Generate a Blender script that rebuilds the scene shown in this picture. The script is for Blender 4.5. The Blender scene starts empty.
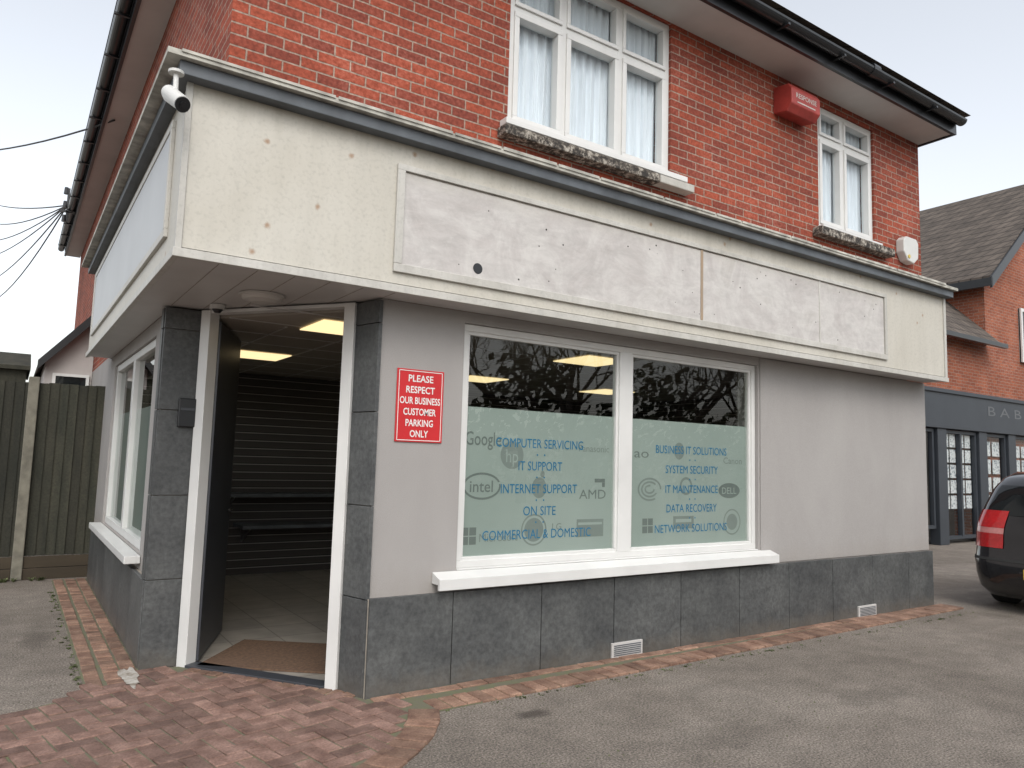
import bpy, bmesh, math, random
from mathutils import Vector, Matrix
R=random.Random(7)
scene=bpy.context.scene
COL=scene.collection

# ---------------- materials ----------------
class NT:
    def __init__(s,name):
        s.m=bpy.data.materials.new(name); s.m.use_nodes=True
        s.t=s.m.node_tree; s.n=s.t.nodes; s.b=s.n["Principled BSDF"]; s.out=s.n["Material Output"]
    def node(s,typ,**k):
        n=s.n.new(typ)
        for a,b in k.items():
            setattr(n,a,b)
        return n
    def l(s,a,b): s.t.links.new(a,b)
    def pos(s,scale=(1,1,1)):
        g=s.node('ShaderNodeTexCoord'); mp=s.node('ShaderNodeMapping'); mp.inputs['Scale'].default_value=scale
        s.l(g.outputs['Object'],mp.inputs['Vector']); return mp.outputs[0]
    def z(s):
        g=s.node('ShaderNodeTexCoord'); x=s.node('ShaderNodeSeparateXYZ'); s.l(g.outputs['Object'],x.inputs[0]); return x.outputs[2]
    def noise(s,vec,scale,detail=4,rough=.55,dist=0):
        n=s.node('ShaderNodeTexNoise'); n.inputs['Scale'].default_value=scale; n.inputs['Detail'].default_value=detail
        n.inputs['Roughness'].default_value=rough; n.inputs['Distortion'].default_value=dist
        s.l(vec,n.inputs['Vector']); return n.outputs['Fac']
    def ramp(s,f,stops):
        r=s.node('ShaderNodeValToRGB'); e=r.color_ramp.elements
        while len(e)<len(stops): e.new(.5)
        for i,(p,c) in enumerate(stops):
            e[i].position=p; e[i].color=(c[0],c[1],c[2],1) if not isinstance(c,(int,float)) else (c,c,c,1)
        s.l(f,r.inputs['Fac']); return r.outputs['Color']
    def mix(s,f,a,b,mode='MIX'):
        m=s.node('ShaderNodeMix',data_type='RGBA',blend_type=mode)
        if isinstance(f,(int,float)): m.inputs['Factor'].default_value=f
        else: s.l(f,m.inputs['Factor'])
        for i,x in ((6,a),(7,b)):
            if isinstance(x,tuple): m.inputs[i].default_value=(x[0],x[1],x[2],1)
            else: s.l(x,m.inputs[i])
        return m.outputs[2]
    def math(s,op,a,b=0):
        m=s.node('ShaderNodeMath',operation=op)
        for i,x in ((0,a),(1,b)):
            if isinstance(x,(int,float)): m.inputs[i].default_value=x
            else: s.l(x,m.inputs[i])
        return m.outputs[0]
    def bump(s,h,strength,dist=.01):
        b=s.node('ShaderNodeBump'); b.inputs['Strength'].default_value=strength; b.inputs['Distance'].default_value=dist
        s.l(h,b.inputs['Height']); s.l(b.outputs[0],s.b.inputs['Normal'])
    def col(s,c):
        if isinstance(c,tuple): s.b.inputs['Base Color'].default_value=(c[0],c[1],c[2],1)
        else: s.l(c,s.b.inputs['Base Color'])
    def rough(s,r):
        if isinstance(r,(int,float)): s.b.inputs['Roughness'].default_value=r
        else: s.l(r,s.b.inputs['Roughness'])

def sc(c,k): return tuple(min(1,x*k) for x in c)
def pm(name,c,var=.15,scale=6,rough=.6,bump=0,bscale=80,metal=0,coat=0,island=0,stretch=(1,1,1),c2=None,spec=None,dust=None,fine=0):
    t=NT(name); p=t.pos(stretch)
    f=t.noise(p,scale,4)
    colr=t.ramp(f,[(.3,sc(c,1-var)),(.7,c2 if c2 else sc(c,1+var))])
    if fine:
        colr=t.mix(1,colr,t.ramp(t.noise(t.pos(),fine,3,.7),[(.3,.68),(.7,1.3)]),'MULTIPLY')
    if island:
        g=t.node('ShaderNodeNewGeometry')
        k=t.ramp(g.outputs['Random Per Island'],[(0,1-island),(1,1+island)])
        colr=t.mix(1,colr,k,'MULTIPLY')
    if dust:
        h=t.math('ADD',t.z(),t.math('MULTIPLY',t.noise(t.pos(),7,4,.7),.25))
        colr=t.mix(t.math('MULTIPLY',t.ramp(h,[(.10,1),(.28,0)]),dust[0]),colr,dust[1])
    t.col(colr); t.rough(rough); t.b.inputs['Metallic'].default_value=metal
    if coat: t.b.inputs['Coat Weight'].default_value=coat
    if spec is not None: t.b.inputs['Specular IOR Level'].default_value=spec
    if bump: t.bump(t.noise(t.pos(),bscale,3),bump,.004)
    return t.m

def brick_mat(name,c1,c2,mortar,bloom=.12):
    t=NT(name); g=t.node('ShaderNodeTexCoord'); s=t.node('ShaderNodeSeparateXYZ'); t.l(g.outputs['Object'],s.inputs[0])
    c=t.node('ShaderNodeCombineXYZ'); t.l(t.math('ADD',s.outputs[0],s.outputs[1]),c.inputs[0]); t.l(s.outputs[2],c.inputs[1])
    nz=t.node('ShaderNodeTexNoise'); nz.inputs['Scale'].default_value=9; t.l(g.outputs['Object'],nz.inputs['Vector'])
    wob=t.node('ShaderNodeVectorMath',operation='MULTIPLY_ADD'); t.l(nz.outputs['Color'],wob.inputs[0]); wob.inputs[1].default_value=(.007,.007,0); t.l(c.outputs[0],wob.inputs[2])
    b=t.node('ShaderNodeTexBrick'); t.l(wob.outputs[0],b.inputs['Vector'])
    b.inputs['Scale'].default_value=1; b.inputs['Brick Width'].default_value=.225; b.inputs['Row Height'].default_value=.075
    b.inputs['Mortar Size'].default_value=.0068; b.inputs['Mortar Smooth'].default_value=.3; b.inputs['Bias'].default_value=-.1
    b.inputs['Color1'].default_value=(*c1,1); b.inputs['Color2'].default_value=(*c2,1); b.inputs['Mortar'].default_value=(*mortar,1)
    n=t.noise(g.outputs['Object'],38,4,.65)
    n2=t.noise(g.outputs['Object'],1.1,3)
    k=t.ramp(n,[(.3,.62),(.7,1.25)]); k2=t.ramp(n2,[(.3,.80),(.7,1.12)])
    colr=t.mix(1,t.mix(1,b.outputs['Color'],k,'MULTIPLY'),k2,'MULTIPLY')
    colr=t.mix(t.math('MULTIPLY',t.ramp(t.math('MULTIPLY',n2,n),[(.27,0),(.42,1)]),bloom),colr,(.42,.30,.25))
    t.col(colr); t.rough(.88); t.b.inputs['Specular IOR Level'].default_value=.2
    h=t.math('ADD',t.math('MULTIPLY',b.outputs['Fac'],-1),t.math('MULTIPLY',n,.45))
    t.bump(h,.9,.007); return t.m

def glass_mat(name,tint=(.93,.97,.96),base=.04,k=.96):
    t=NT(name); t.n.remove(t.b)
    tr=t.node('ShaderNodeBsdfTransparent'); tr.inputs[0].default_value=(*tint,1)
    gl=t.node('ShaderNodeBsdfGlossy'); gl.inputs['Roughness'].default_value=0
    lw=t.node('ShaderNodeLayerWeight'); lw.inputs['Blend'].default_value=.5
    n=t.noise(t.pos(),.8,1); bp=t.node('ShaderNodeBump'); bp.inputs['Strength'].default_value=.05; bp.inputs['Distance'].default_value=.02
    t.l(n,bp.inputs['Height']); t.l(bp.outputs[0],gl.inputs['Normal'])
    f=t.math('ADD',t.math('MULTIPLY',t.math('POWER',lw.outputs['Facing'],4.0),k),base)
    mx=t.node('ShaderNodeMixShader'); t.l(f,mx.inputs[0]); t.l(tr.outputs[0],mx.inputs[1]); t.l(gl.outputs[0],mx.inputs[2])
    t.l(mx.outputs[0],t.out.inputs['Surface']); return t.m

def emit_mat(name,c,s):
    t=NT(name); t.b.inputs['Emission Color'].default_value=(*c,1); t.b.inputs['Emission Strength'].default_value=s
    t.col(sc(c,.8)); return t.m

M={}
M['brick']=brick_mat('red_brick',(.335,.078,.045),(.195,.052,.038),(.34,.25,.20))
M['brick2']=brick_mat('orange_brick',(.34,.11,.06),(.24,.075,.045),(.30,.23,.19))
def render_mat():
    t=NT('grey_render'); f=t.noise(t.pos((1,1,.5)),1.6,5,.6,.4); c=t.ramp(f,[(.3,(.310,.296,.286)),(.7,(.352,.338,.326))])
    h=t.math('ADD',t.z(),t.math('MULTIPLY',t.noise(t.pos((1,1,.3)),6,4,.7),.3))
    c=t.mix(t.math('MULTIPLY',t.ramp(h,[(.74,1),(.98,0)]),.25),c,(.24,.205,.165))
    n=t.noise(t.pos(),200,3,.7)
    c=t.mix(1,c,t.ramp(n,[(.3,.88),(.7,1.1)]),'MULTIPLY')
    t.col(c); t.rough(.92); t.b.inputs['Specular IOR Level'].default_value=.2
    t.bump(n,.55,.004); return t.m
M['render']=render_mat()
def fascia_mat(name,base,dirty,amount,rust=True,top=False):
    t=NT(name); p=t.pos((1,1,.7)); 
    f=t.noise(p,1.3,5,.6,.5)
    c=t.ramp(f,[(.35,base),(.75,dirty)])
    f2=t.noise(t.pos((1,1,.10)),11,4,.6)
    c=t.mix(1,c,t.ramp(f2,[(.3,1-amount),(.6,1.0)]),'MULTIPLY')
    f3=t.noise(t.pos(),40,4,.65); c=t.mix(1,c,t.ramp(f3,[(.25,.86),(.5,1.02)]),'MULTIPLY')
    if top:
        h=t.math('ADD',t.z(),t.math('MULTIPLY',t.noise(t.pos((1,1,.1)),9,4,.7),.35))
        c=t.mix(t.math('MULTIPLY',t.ramp(t.math('SUBTRACT',h,3.0),[(.64,0),(.88,1)]),.55),c,(.28,.25,.19))
    if rust:
        # scattered rust-stained fixings, laid out on the board's own plane
        g=t.node('ShaderNodeTexCoord'); s=t.node('ShaderNodeSeparateXYZ'); t.l(g.outputs['Object'],s.inputs[0]); cb=t.node('ShaderNodeCombineXYZ')
        t.l(t.math('ADD',s.outputs[0],s.outputs[1]),cb.inputs[0]); t.l(s.outputs[2],cb.inputs[1])
        v=t.node('ShaderNodeTexVoronoi'); v.voronoi_dimensions='2D'; v.inputs['Scale'].default_value=2.1; t.l(cb.outputs[0],v.inputs['Vector'])
        d=t.ramp(t.math('ADD',v.outputs['Distance'],t.math('MULTIPLY',f3,.05)),[(.035,1),(.075,0)])
        c=t.mix(t.math('MULTIPLY',d,.75),c,(.27,.14,.06))
    t.col(c); t.rough(.5); t.bump(f3,.15,.004); return t.m
M['cream']=fascia_mat('weathered_cream_paint',(.515,.495,.44),(.445,.42,.36),.06,True,True)
M['trimwhite']=fascia_mat('weathered_white_paint',(.51,.50,.465),(.40,.385,.345),.14,False)
M['sideboard']=pm('dull_white_board',(.44,.455,.465),.05,2,.45)
M['rust']=pm('rust_streak',(.43,.38,.31),.35,9,.9,stretch=(1,1,.5),c2=(.33,.24,.16))
def patch_mat():
    t=NT('patchy_stripped_panel'); p=t.pos((1,1,1))
    f=t.noise(p,2.4,6,.72,.9); f2=t.noise(t.pos((.35,1,1)),14,5,.75,.5); f3=t.noise(p,7,4,.8)
    c=t.ramp(f,[(.32,(.415,.39,.375)),(.45,(.46,.44,.425)),(.56,(.515,.50,.48)),(.7,(.44,.42,.40))])
    c=t.mix(1,c,t.ramp(f2,[(.33,.90),(.6,1.05)]),'MULTIPLY')
    c=t.mix(t.math('MULTIPLY',t.ramp(f3,[(.56,0),(.66,1)]),.3),c,(.56,.55,.53))
    c=t.mix(t.math('MULTIPLY',t.ramp(t.math('SUBTRACT',t.math('ADD',t.z(),t.math('MULTIPLY',f,.25)),3.0),[(.42,0),(.58,1)]),.35),c,(.30,.27,.22))
    t.col(c); t.rough(.75); t.bump(f2,.2,.004); return t.m
M['patch']=patch_mat()
M['upvc']=pm('white_upvc',(.62,.62,.605),.05,3,.35)
M['upvc_old']=pm('soffit_board',(.48,.465,.45),.08,2,.5)
M['slate']=pm('slate_tile',(.064,.068,.070),.18,3,.5,.6,22,island=.12,c2=(.090,.094,.093),dust=(.5,(.13,.11,.085)),fine=30)
M['grout']=pm('grout',(.26,.235,.20),.2,20,.9)
M['flash']=pm('grey_lead_flashing',(.085,.096,.108),.3,4,.5,.2,20)
M['flashtop']=pm('felt_edge',(.38,.37,.33),.4,9,.8,.3,40)
M['black']=pm('black_gutter_plastic',(.013,.014,.016),.2,5,.3)
M['leaf_grey']=pm('anthracite_door_paint',(.04,.044,.052),.08,5,.4)
M['glass']=glass_mat('window_glass',(.82,.87,.85),base=.065,k=.85)
M['glass_up']=glass_mat('upper_window_glass',(.92,.95,.96),base=.04,k=.8)
def frost():
    t=NT('frosted_film'); f=t.noise(t.pos((1,1,.6)),1.1,3)
    c=t.ramp(f,[(.3,(.325,.365,.34)),(.7,(.385,.42,.395))]); t.col(c); t.rough(.5); return t.m
M['frost']=frost()
M['teal']=pm('blue_vinyl_lettering',(.008,.18,.36),.03,3,.5)
M['logo']=pm('grey_printed_logo',(.225,.25,.235),.08,3,.6)
M['logo2']=pm('dark_printed_logo',(.165,.185,.175),.08,3,.6)
M['red']=pm('red_sign_face',(.50,.018,.022),.06,4,.4)
M['white']=pm('white_vinyl',(.68,.68,.66),.02,3,.4)
M['redbox']=pm('faded_red_plastic',(.32,.04,.032),.2,10,.5)
M['cam']=pm('camera_white_plastic',(.54,.54,.52),.04,8,.35)
def slat():
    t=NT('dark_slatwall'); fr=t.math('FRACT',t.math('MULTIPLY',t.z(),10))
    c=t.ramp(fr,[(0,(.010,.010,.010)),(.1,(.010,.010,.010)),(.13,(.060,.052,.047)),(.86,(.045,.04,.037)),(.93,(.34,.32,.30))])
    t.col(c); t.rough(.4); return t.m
M['slat']=slat()
M['ceil']=pm('ceiling_tile',(.32,.29,.25),.04,3,.9)
def floortile():
    t=NT('interior_floor_tile'); b=t.node('ShaderNodeTexBrick'); t.l(t.pos(),b.inputs['Vector']); b.offset=0
    b.inputs['Scale'].default_value=1; b.inputs['Brick Width'].default_value=.4; b.inputs['Row Height'].default_value=.4; b.inputs['Mortar Size'].default_value=.006
    b.inputs['Color1'].default_value=(.34,.32,.285,1); b.inputs['Color2'].default_value=(.28,.265,.24,1); b.inputs['Mortar'].default_value=(.13,.12,.10,1)
    n=t.ramp(t.noise(t.pos(),5,4),[(.3,.75),(.7,1.1)]); t.col(t.mix(1,b.outputs['Color'],n,'MULTIPLY')); t.rough(.35); return t.m
M['floor']=floortile()
M['mat']=pm('brown_coir_mat',(.12,.072,.045),.3,40,.95,.8,300)
M['lamp']=emit_mat('warm_light_panel',(1,.78,.42),1.25)
M['lampoff']=pm('opal_lamp_cover',(.50,.48,.45),.03,5,.4)
def lichen():
    t=NT('lichen_stained_sill'); f=t.noise(t.pos(),20,6,.8); 
    c=t.ramp(f,[(.45,(.030,.026,.023)),(.52,(.14,.12,.10)),(.61,(.42,.39,.34))]); t.col(c); t.rough(.9); t.bump(f,.6,.01); return t.m
M['lichen']=lichen()
M['curtain']=pm('net_curtain',(.72,.76,.80),.10,5,.9,stretch=(6,1,.3))
M['dark']=pm('dark_interior',(.035,.033,.03),.1,3,.9)
M['paver']=pm('red_block_paver',(.150,.082,.062),.3,8,.88,.7,90,island=.32,c2=(.225,.140,.112),fine=75)
M['edging']=pm('brick_edging',(.19,.10,.068),.35,8,.88,.7,90,island=.32,c2=(.27,.17,.12),fine=75)
M['sand']=pm('joint_sand',(.19,.17,.135),.35,14,.95,.5,120,c2=(.12,.13,.065))
M['concrete']=pm('concrete_post',(.16,.15,.12),.3,8,.9,.5,60)
M['fence']=pm('dark_green_brown_fence',(.022,.025,.017),.4,5,.9,.3,40,island=.35,stretch=(1,1,.2),c2=(.040,.038,.026),fine=40)
M['gravelb']=pm('weathered_timber',(.045,.034,.021),.3,6,.9,.3,40,stretch=(.2,1,1))
M['pale']=pm('pale_cladding',(.42,.39,.375),.06,4,.8)
def tiles(name,c):
    t=NT(name); g=t.node('ShaderNodeTexCoord'); s=t.node('ShaderNodeSeparateXYZ'); t.l(g.outputs['Object'],s.inputs[0])
    cb=t.node('ShaderNodeCombineXYZ'); t.l(t.math('ADD',s.outputs[0],s.outputs[1]),cb.inputs[0]); t.l(s.outputs[2],cb.inputs[1])
    b=t.node('ShaderNodeTexBrick'); t.l(cb.outputs[0],b.inputs['Vector']); b.inputs['Scale'].default_value=1
    b.inputs['Brick Width'].default_value=.27; b.inputs['Row Height'].default_value=.2; b.inputs['Mortar Size'].default_value=.018
    b.inputs['Mortar Smooth'].default_value=.6
    b.inputs['Color1'].default_value=(*c,1); b.inputs['Color2'].default_value=(*sc(c,.65),1); b.inputs['Mortar'].default_value=(*sc(c,.3),1)
    n=t.ramp(t.noise(t.pos(),2.5,5),[(.3,.75),(.7,1.25)]); t.col(t.mix(1,b.outputs['Color'],n,'MULTIPLY')); t.rough(.9)
    t.bump(b.outputs['Fac'],.8,.02); return t.m
M['rooftile']=tiles('brown_roof_tile',(.105,.085,.07))
M['carpaint']=pm('black_car_paint',(.006,.006,.008),.1,3,.12,coat=1)
M['carglass']=pm('dark_car_glass',(.01,.012,.013),.1,3,.04)
M['rubber']=pm('tyre_rubber',(.015,.015,.015),.1,20,.8)
M['rim']=pm('alloy_rim',(.35,.36,.37),.1,20,.3,metal=.9)
M['taillight']=pm('red_tail_lamp',(.40,.008,.010),.15,30,.12,coat=1)
M['taillight2']=pm('clear_tail_lamp',(.50,.20,.19),.1,30,.12,coat=1)
M['shopgrey']=pm('charcoal_shop_fascia',(.032,.038,.047),.08,3,.5)
M['letter']=pm('raised_grey_letter',(.095,.102,.11),.05,3,.4)
M['bark']=pm('tree_bark',(.04,.032,.026),.3,10,.95)
M['leaf']=pm('evergreen_leaf',(.035,.045,.023),.4,2,.8,island=.4)
M['grass']=pm('weed_leaf',(.065,.08,.028),.4,20,.8,island=.4)
M['plate']=pm('yellow_plate',(.55,.40,.05),.03,3,.4)
M['wire']=pm('cable_sheath',(.03,.03,.03),.1,3,.7)
def cardm():
    t=NT('printed_property_card')
    n=t.noise(t.pos(),22,2,.6); c=t.ramp(n,[(.40,(.16,.19,.22)),(.46,(.66,.66,.65)),(.7,(.70,.70,.68))]); t.col(c); t.rough(.4); return t.m
M['card']=cardm()
def asphalt():
    t=NT('worn_asphalt'); p=t.pos()
    big=t.noise(p,.5,4,.62,.6); mid=t.noise(p,4,5,.7); fine=t.noise(p,80,3,.75)
    c=t.ramp(big,[(.3,(.148,.128,.109)),(.5,(.185,.161,.138)),(.7,(.235,.208,.180))])
    c=t.mix(1,c,t.ramp(mid,[(.3,.76),(.7,1.15)]),'MULTIPLY')
    c=t.mix(1,c,t.ramp(fine,[(.32,.30),(.5,1.0),(.68,2.0)]),'MULTIPLY')
    v=t.node('ShaderNodeTexVoronoi'); v.inputs['Scale'].default_value=38; t.l(p,v.inputs['Vector'])
    c=t.mix(t.math('MULTIPLY',t.ramp(v.outputs['Distance'],[(.07,1),(.18,0)]),.4),c,(.36,.32,.27))
    def spot(c,x,y,rx,ry,amt):
        mp=t.node('ShaderNodeMapping'); g=t.node('ShaderNodeTexCoord'); t.l(g.outputs['Object'],mp.inputs['Vector'])
        mp.inputs['Location'].default_value=(-x/rx,-y/ry,0); mp.inputs['Scale'].default_value=(1/rx,1/ry,0)
        ln=t.node('ShaderNodeVectorMath',operation='LENGTH'); t.l(mp.outputs[0],ln.inputs[0])
        d=t.math('ADD',ln.outputs['Value'],t.math('MULTIPLY',mid,.8))
        f=t.ramp(d,[(.6,1),(1.5,0)])
        return t.mix(t.math('MULTIPLY',f,amt),c,(.048,.040,.034))
    c=spot(c,2.8,3.83,.30,.15,.75); c=spot(c,5.1,3.0,.8,.3,.3); c=spot(c,3.6,3.0,.9,.35,.3); c=spot(c,.3,7.2,.25,.9,.4)
    t.col(c); t.rough(.9); t.b.inputs['Specular IOR Level'].default_value=.25
    h=t.math('ADD',t.math('MULTIPLY',fine,1.0),t.math('MULTIPLY',mid,.9)); t.bump(h,.9,.012); return t.m
M['asphalt']=asphalt()
t=NT('white_mortar_stain'); f=t.noise(t.pos(),9,5,.7); t.col(t.ramp(f,[(.4,(.20,.17,.135)),(.6,(.42,.40,.365))])); t.rough(.9); M['stain']=t.m

# ---------------- mesh helpers ----------------
class MB:
    def __init__(s): s.v=[];s.f=[];s.m=[]
    def add(s,vs,fs,mi=0):
        o=len(s.v); s.v+= [tuple(v) for v in vs]; s.f+=[tuple(i+o for i in f) for f in fs]; s.m+=[mi]*len(fs)
    def box(s,x0,x1,y0,y1,z0,z1,mi=0):
        vs=[(x0,y0,z0),(x1,y0,z0),(x1,y1,z0),(x0,y1,z0),(x0,y0,z1),(x1,y0,z1),(x1,y1,z1),(x0,y1,z1)]
        s.add(vs,[(0,3,2,1),(4,5,6,7),(0,1,5,4),(1,2,6,5),(2,3,7,6),(3,0,4,7)],mi)
    def obox(s,ax,ay,bx,by,th,z0,z1,mi=0):
        d=Vector((bx-ax,by-ay)); d.normalize(); n=Vector((-d.y,d.x))*th/2
        p=[(ax-n.x,ay-n.y),(bx-n.x,by-n.y),(bx+n.x,by+n.y),(ax+n.x,ay+n.y)]
        vs=[(x,y,z0) for x,y in p]+[(x,y,z1) for x,y in p]
        s.add(vs,[(0,3,2,1),(4,5,6,7),(0,1,5,4),(1,2,6,5),(2,3,7,6),(3,0,4,7)],mi)
    def prism(s,pts,z0,z1,mi=0):
        n=len(pts); vs=[(x,y,z0) for x,y in pts]+[(x,y,z1) for x,y in pts]
        s.add(vs,[tuple(range(n-1,-1,-1)),tuple(range(n,2*n))]+[(i,(i+1)%n,n+(i+1)%n,n+i) for i in range(n)],mi)
    def prism_y(s,pts,y0,y1,mi=0):
        n=len(pts); vs=[(x,y0,z) for x,z in pts]+[(x,y1,z) for x,z in pts]
        s.add(vs,[tuple(range(n)),tuple(range(2*n-1,n-1,-1))]+[((i+1)%n,i,n+i,n+(i+1)%n) for i in range(n)],mi)
    def prism_x(s,pts,x0,x1,mi=0):
        n=len(pts); vs=[(x0,y,z) for y,z in pts]+[(x1,y,z) for y,z in pts]
        s.add(vs,[tuple(range(n-1,-1,-1)),tuple(range(n,2*n))]+[(i,(i+1)%n,n+(i+1)%n,n+i) for i in range(n)],mi)
    def cyl(s,p0,p1,r0,r1=None,n=12,mi=0,caps=True):
        r1=r0 if r1 is None else r1
        p0=Vector(p0);p1=Vector(p1); d=(p1-p0).normalized()
        a=d.orthogonal().normalized(); b=d.cross(a)
        vs=[p0+(a*math.cos(2*math.pi*i/n)+b*math.sin(2*math.pi*i/n))*r0 for i in range(n)]+[p1+(a*math.cos(2*math.pi*i/n)+b*math.sin(2*math.pi*i/n))*r1 for i in range(n)]
        fs=[(i,(i+1)%n,n+(i+1)%n,n+i) for i in range(n)]
        if caps: fs+=[tuple(range(n-1,-1,-1)),tuple(range(n,2*n))]
        s.add(vs,fs,mi)
    def obj(s,name,mats,parent=None,label=None,bevel=0,smooth=False,cat=None,kind=None,group=None,fixn=False):
        me=bpy.data.meshes.new(name); me.from_pydata(s.v,[],s.f)
        for m in mats: me.materials.append(M[m] if isinstance(m,str) else m)
        for p,mi in zip(me.polygons,s.m): p.material_index=mi; p.use_smooth=smooth
        if fixn:
            bm=bmesh.new(); bm.from_mesh(me); bmesh.ops.recalc_face_normals(bm,faces=bm.faces); bm.to_mesh(me); bm.free()
        me.update(); o=bpy.data.objects.new(name,me); COL.objects.link(o)
        if bevel:
            b=o.modifiers.new('bevel','BEVEL'); b.width=bevel; b.segments=2; b.limit_method='ANGLE'
        tag(o,parent,label,cat,kind,group); return o
def tag(o,parent=None,label=None,cat=None,kind=None,group=None):
    if parent is not None:
        o.parent=parent; loc=wl(parent); o.matrix_parent_inverse=Matrix.Translation(-loc)
    if label: o["label"]=label
    if cat: o["category"]=cat
    if kind: o["kind"]=kind
    if group: o["group"]=group
WL={}
def wl(o): return Vector(WL.get(o.name,(0,0,0)))
def root(name,loc,label,cat,group=None):
    e=bpy.data.objects.new(name,None); e.location=loc; e.empty_display_size=.3; COL.objects.link(e); WL[e.name]=loc
    tag(e,None,label,cat,None,group); return e
def wall(mb,ax,p0,p1,u0,u1,z0,z1,holes,mi=0):
    us=sorted(set([u0,u1]+[h[0] for h in holes]+[h[1] for h in holes])); zs=sorted(set([z0,z1]+[h[2] for h in holes]+[h[3] for h in holes]))
    for i in range(len(us)-1):
        j=0
        while j<len(zs)-1:
            def inh(k):
                cu=(us[i]+us[i+1])/2; cz=(zs[k]+zs[k+1])/2
                return any(h[0]<cu<h[1] and h[2]<cz<h[3] for h in holes)
            if inh(j): j+=1; continue
            k=j
            while k+1<len(zs)-1 and not inh(k+1): k+=1
            if ax=='y': mb.box(us[i],us[i+1],p0,p1,zs[j],zs[k+1],mi)
            else: mb.box(p0,p1,us[i],us[i+1],zs[j],zs[k+1],mi)
            j=k+1
def text_mesh(s,bold=0.0):
    cu=bpy.data.curves.new('t','FONT'); cu.body=s; cu.offset=bold; cu.resolution_u=3
    o=bpy.data.objects.new('t',cu); COL.objects.link(o); bpy.context.view_layer.update()
    me=bpy.data.meshes.new_from_object(o.evaluated_get(bpy.context.evaluated_depsgraph_get())); bpy.data.objects.remove(o)
    vs=[(v.co.x,v.co.y) for v in me.vertices]; fs=[tuple(p.vertices) for p in me.polygons]; bpy.data.meshes.remove(me)
    return vs,fs
def put_text(mb,s,cx,cz,w,h,y,mi=0,bold=0.0):
    vs,fs=text_mesh(s,bold); xs=[v[0] for v in vs]; mx0,mx1=min(xs),max(xs)
    cap=.7; sx=w/(mx1-mx0); sz=h/cap
    mb.add([(cx+(x-(mx0+mx1)/2)*sx,y,cz+(z-cap/2)*sz) for x,z in vs],fs,mi)
def disc(mb,cx,cz,rx,rz,y,mi=0,n=32):
    mb.add([(cx+rx*math.cos(2*math.pi*i/n),y,cz+rz*math.sin(2*math.pi*i/n)) for i in range(n)],[tuple(range(n))],mi)
def ring(mb,cx,cz,rx,rz,w,y,mi=0,n=32,a0=0,a1=360):
    pts=[math.radians(a0+(a1-a0)*i/n) for i in range(n+1)]
    vs=[(cx+rx*math.cos(a),y,cz+rz*math.sin(a)) for a in pts]+[(cx+(rx-w)*math.cos(a),y,cz+(rz-w)*math.sin(a)) for a in pts]
    mb.add(vs,[(i,i+1,n+2+i,n+1+i) for i in range(n)],mi)
def rect(mb,cx,cz,w,h,y,mi=0):
    mb.add([(cx-w/2,y,cz-h/2),(cx+w/2,y,cz-h/2),(cx+w/2,y,cz+h/2),(cx-w/2,y,cz+h/2)],[(0,1,2,3)],mi)

# ---------------- main building ----------------
B=root('shop_building',(5,7,0),'two storey red brick shop with cream fascia and grey walls','shop')
mb=MB()
WX0,WX1,WZ0,WZ1=2.66,5.95,.77,2.53
wall(mb,'y',4.6,4.84,2.0,9.05,.0,2.61,[(WX0,WX1,WZ0,WZ1)])
wall(mb,'x',.92,1.14,6.0,10.1,0,2.61,[(6.62,9.5,.72,2.48)])
mb.box(8.8,9.05,4.84,10.1,0,2.61)
mb.box(1.14,8.8,9.9,10.1,0,2.61); mb.box(.92,1.16,10.1,18,0,2.66)
mb.box(5.975,9.045,4.588,4.6,.64,2.6)
mb.obj('rendered_wall',['render'],B)
mb=MB(); xs=[2.0,2.62,3.38,4.10,4.86,5.62,6.35,7.07,7.80,8.53,9.07]
mb.box(1.995,9.06,4.575,4.6,0,.625,1)
for i in range(len(xs)-1): mb.box(xs[i]+.0035,xs[i+1]-.0035,4.555+R.uniform(-.0015,.0015),4.585,.0,.63+R.uniform(-.002,.002))
mb.box(.885,.92,5.92,10.1,0,.605,1)
y=5.93
while y<10: mb.box(.865,.895,y+.0035,min(y+.62,10.1)-.0035,0,.61); y+=.62
mb.obj('slate_tile_plinth',['slate','grout'],B,bevel=.002)
mb=MB(); mb.box(.88,1.13,5.915,6.02,0,2.595,1)
zz=[0,.62,1.22,1.84,2.44,2.598]
for a,b in zip(zz,zz[1:]):
    mb.box(.87,1.135,5.895,5.93,a+.003,b-.003)
    mb.box(.862,.89,5.935,6.02,a+.003,b-.003)
mb.obj('tiled_pier',['slate','grout'],B,bevel=.002)
mb=MB()
for a,b in zip(zz,zz[1:]): mb.obox(1.995,4.575,1.925,4.84,.03,a+.003,b-.003)
mb.prism([(2.0,4.61),(1.94,4.84),(2.05,4.84),(2.05,4.61)],0,2.597,1)
mb.obj('tiled_return',['slate','grout'],B,bevel=.002)
U1=(2.97,4.74,4.12,5.585); U2=(6.98,8.06,4.13,5.5)
mb=MB(); wall(mb,'y',4.6,4.84,.92,9.07,2.66,5.62,[U1,U2])
mb.box(.92,1.16,4.84,18,2.66,5.62); mb.box(8.83,9.07,4.84,18,2.66,5.62); mb.box(1.16,8.83,17.76,18,0,5.62)
mb.obj('brick_wall',['brick'],B)
mb=MB(); mb.box(1.16,8.83,4.84,17.7,2.62,2.66); mb.obj('upper_floor',['dark'],B)
mb=MB()
ez=5.82
e=[(.5,4.05,ez),(9.24,4.05,ez),(9.24,18.3,ez),(.5,18.3,ez)]; r=[(4.9,8.3,ez+2.9),(4.9,14.0,ez+2.9)]
mb.add(e+r,[(0,1,4),(1,2,5,4),(2,3,5),(3,0,4,5),(3,2,1,0)])
rf=mb.obj('roof',['rooftile'],B)
mb=MB()
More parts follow.
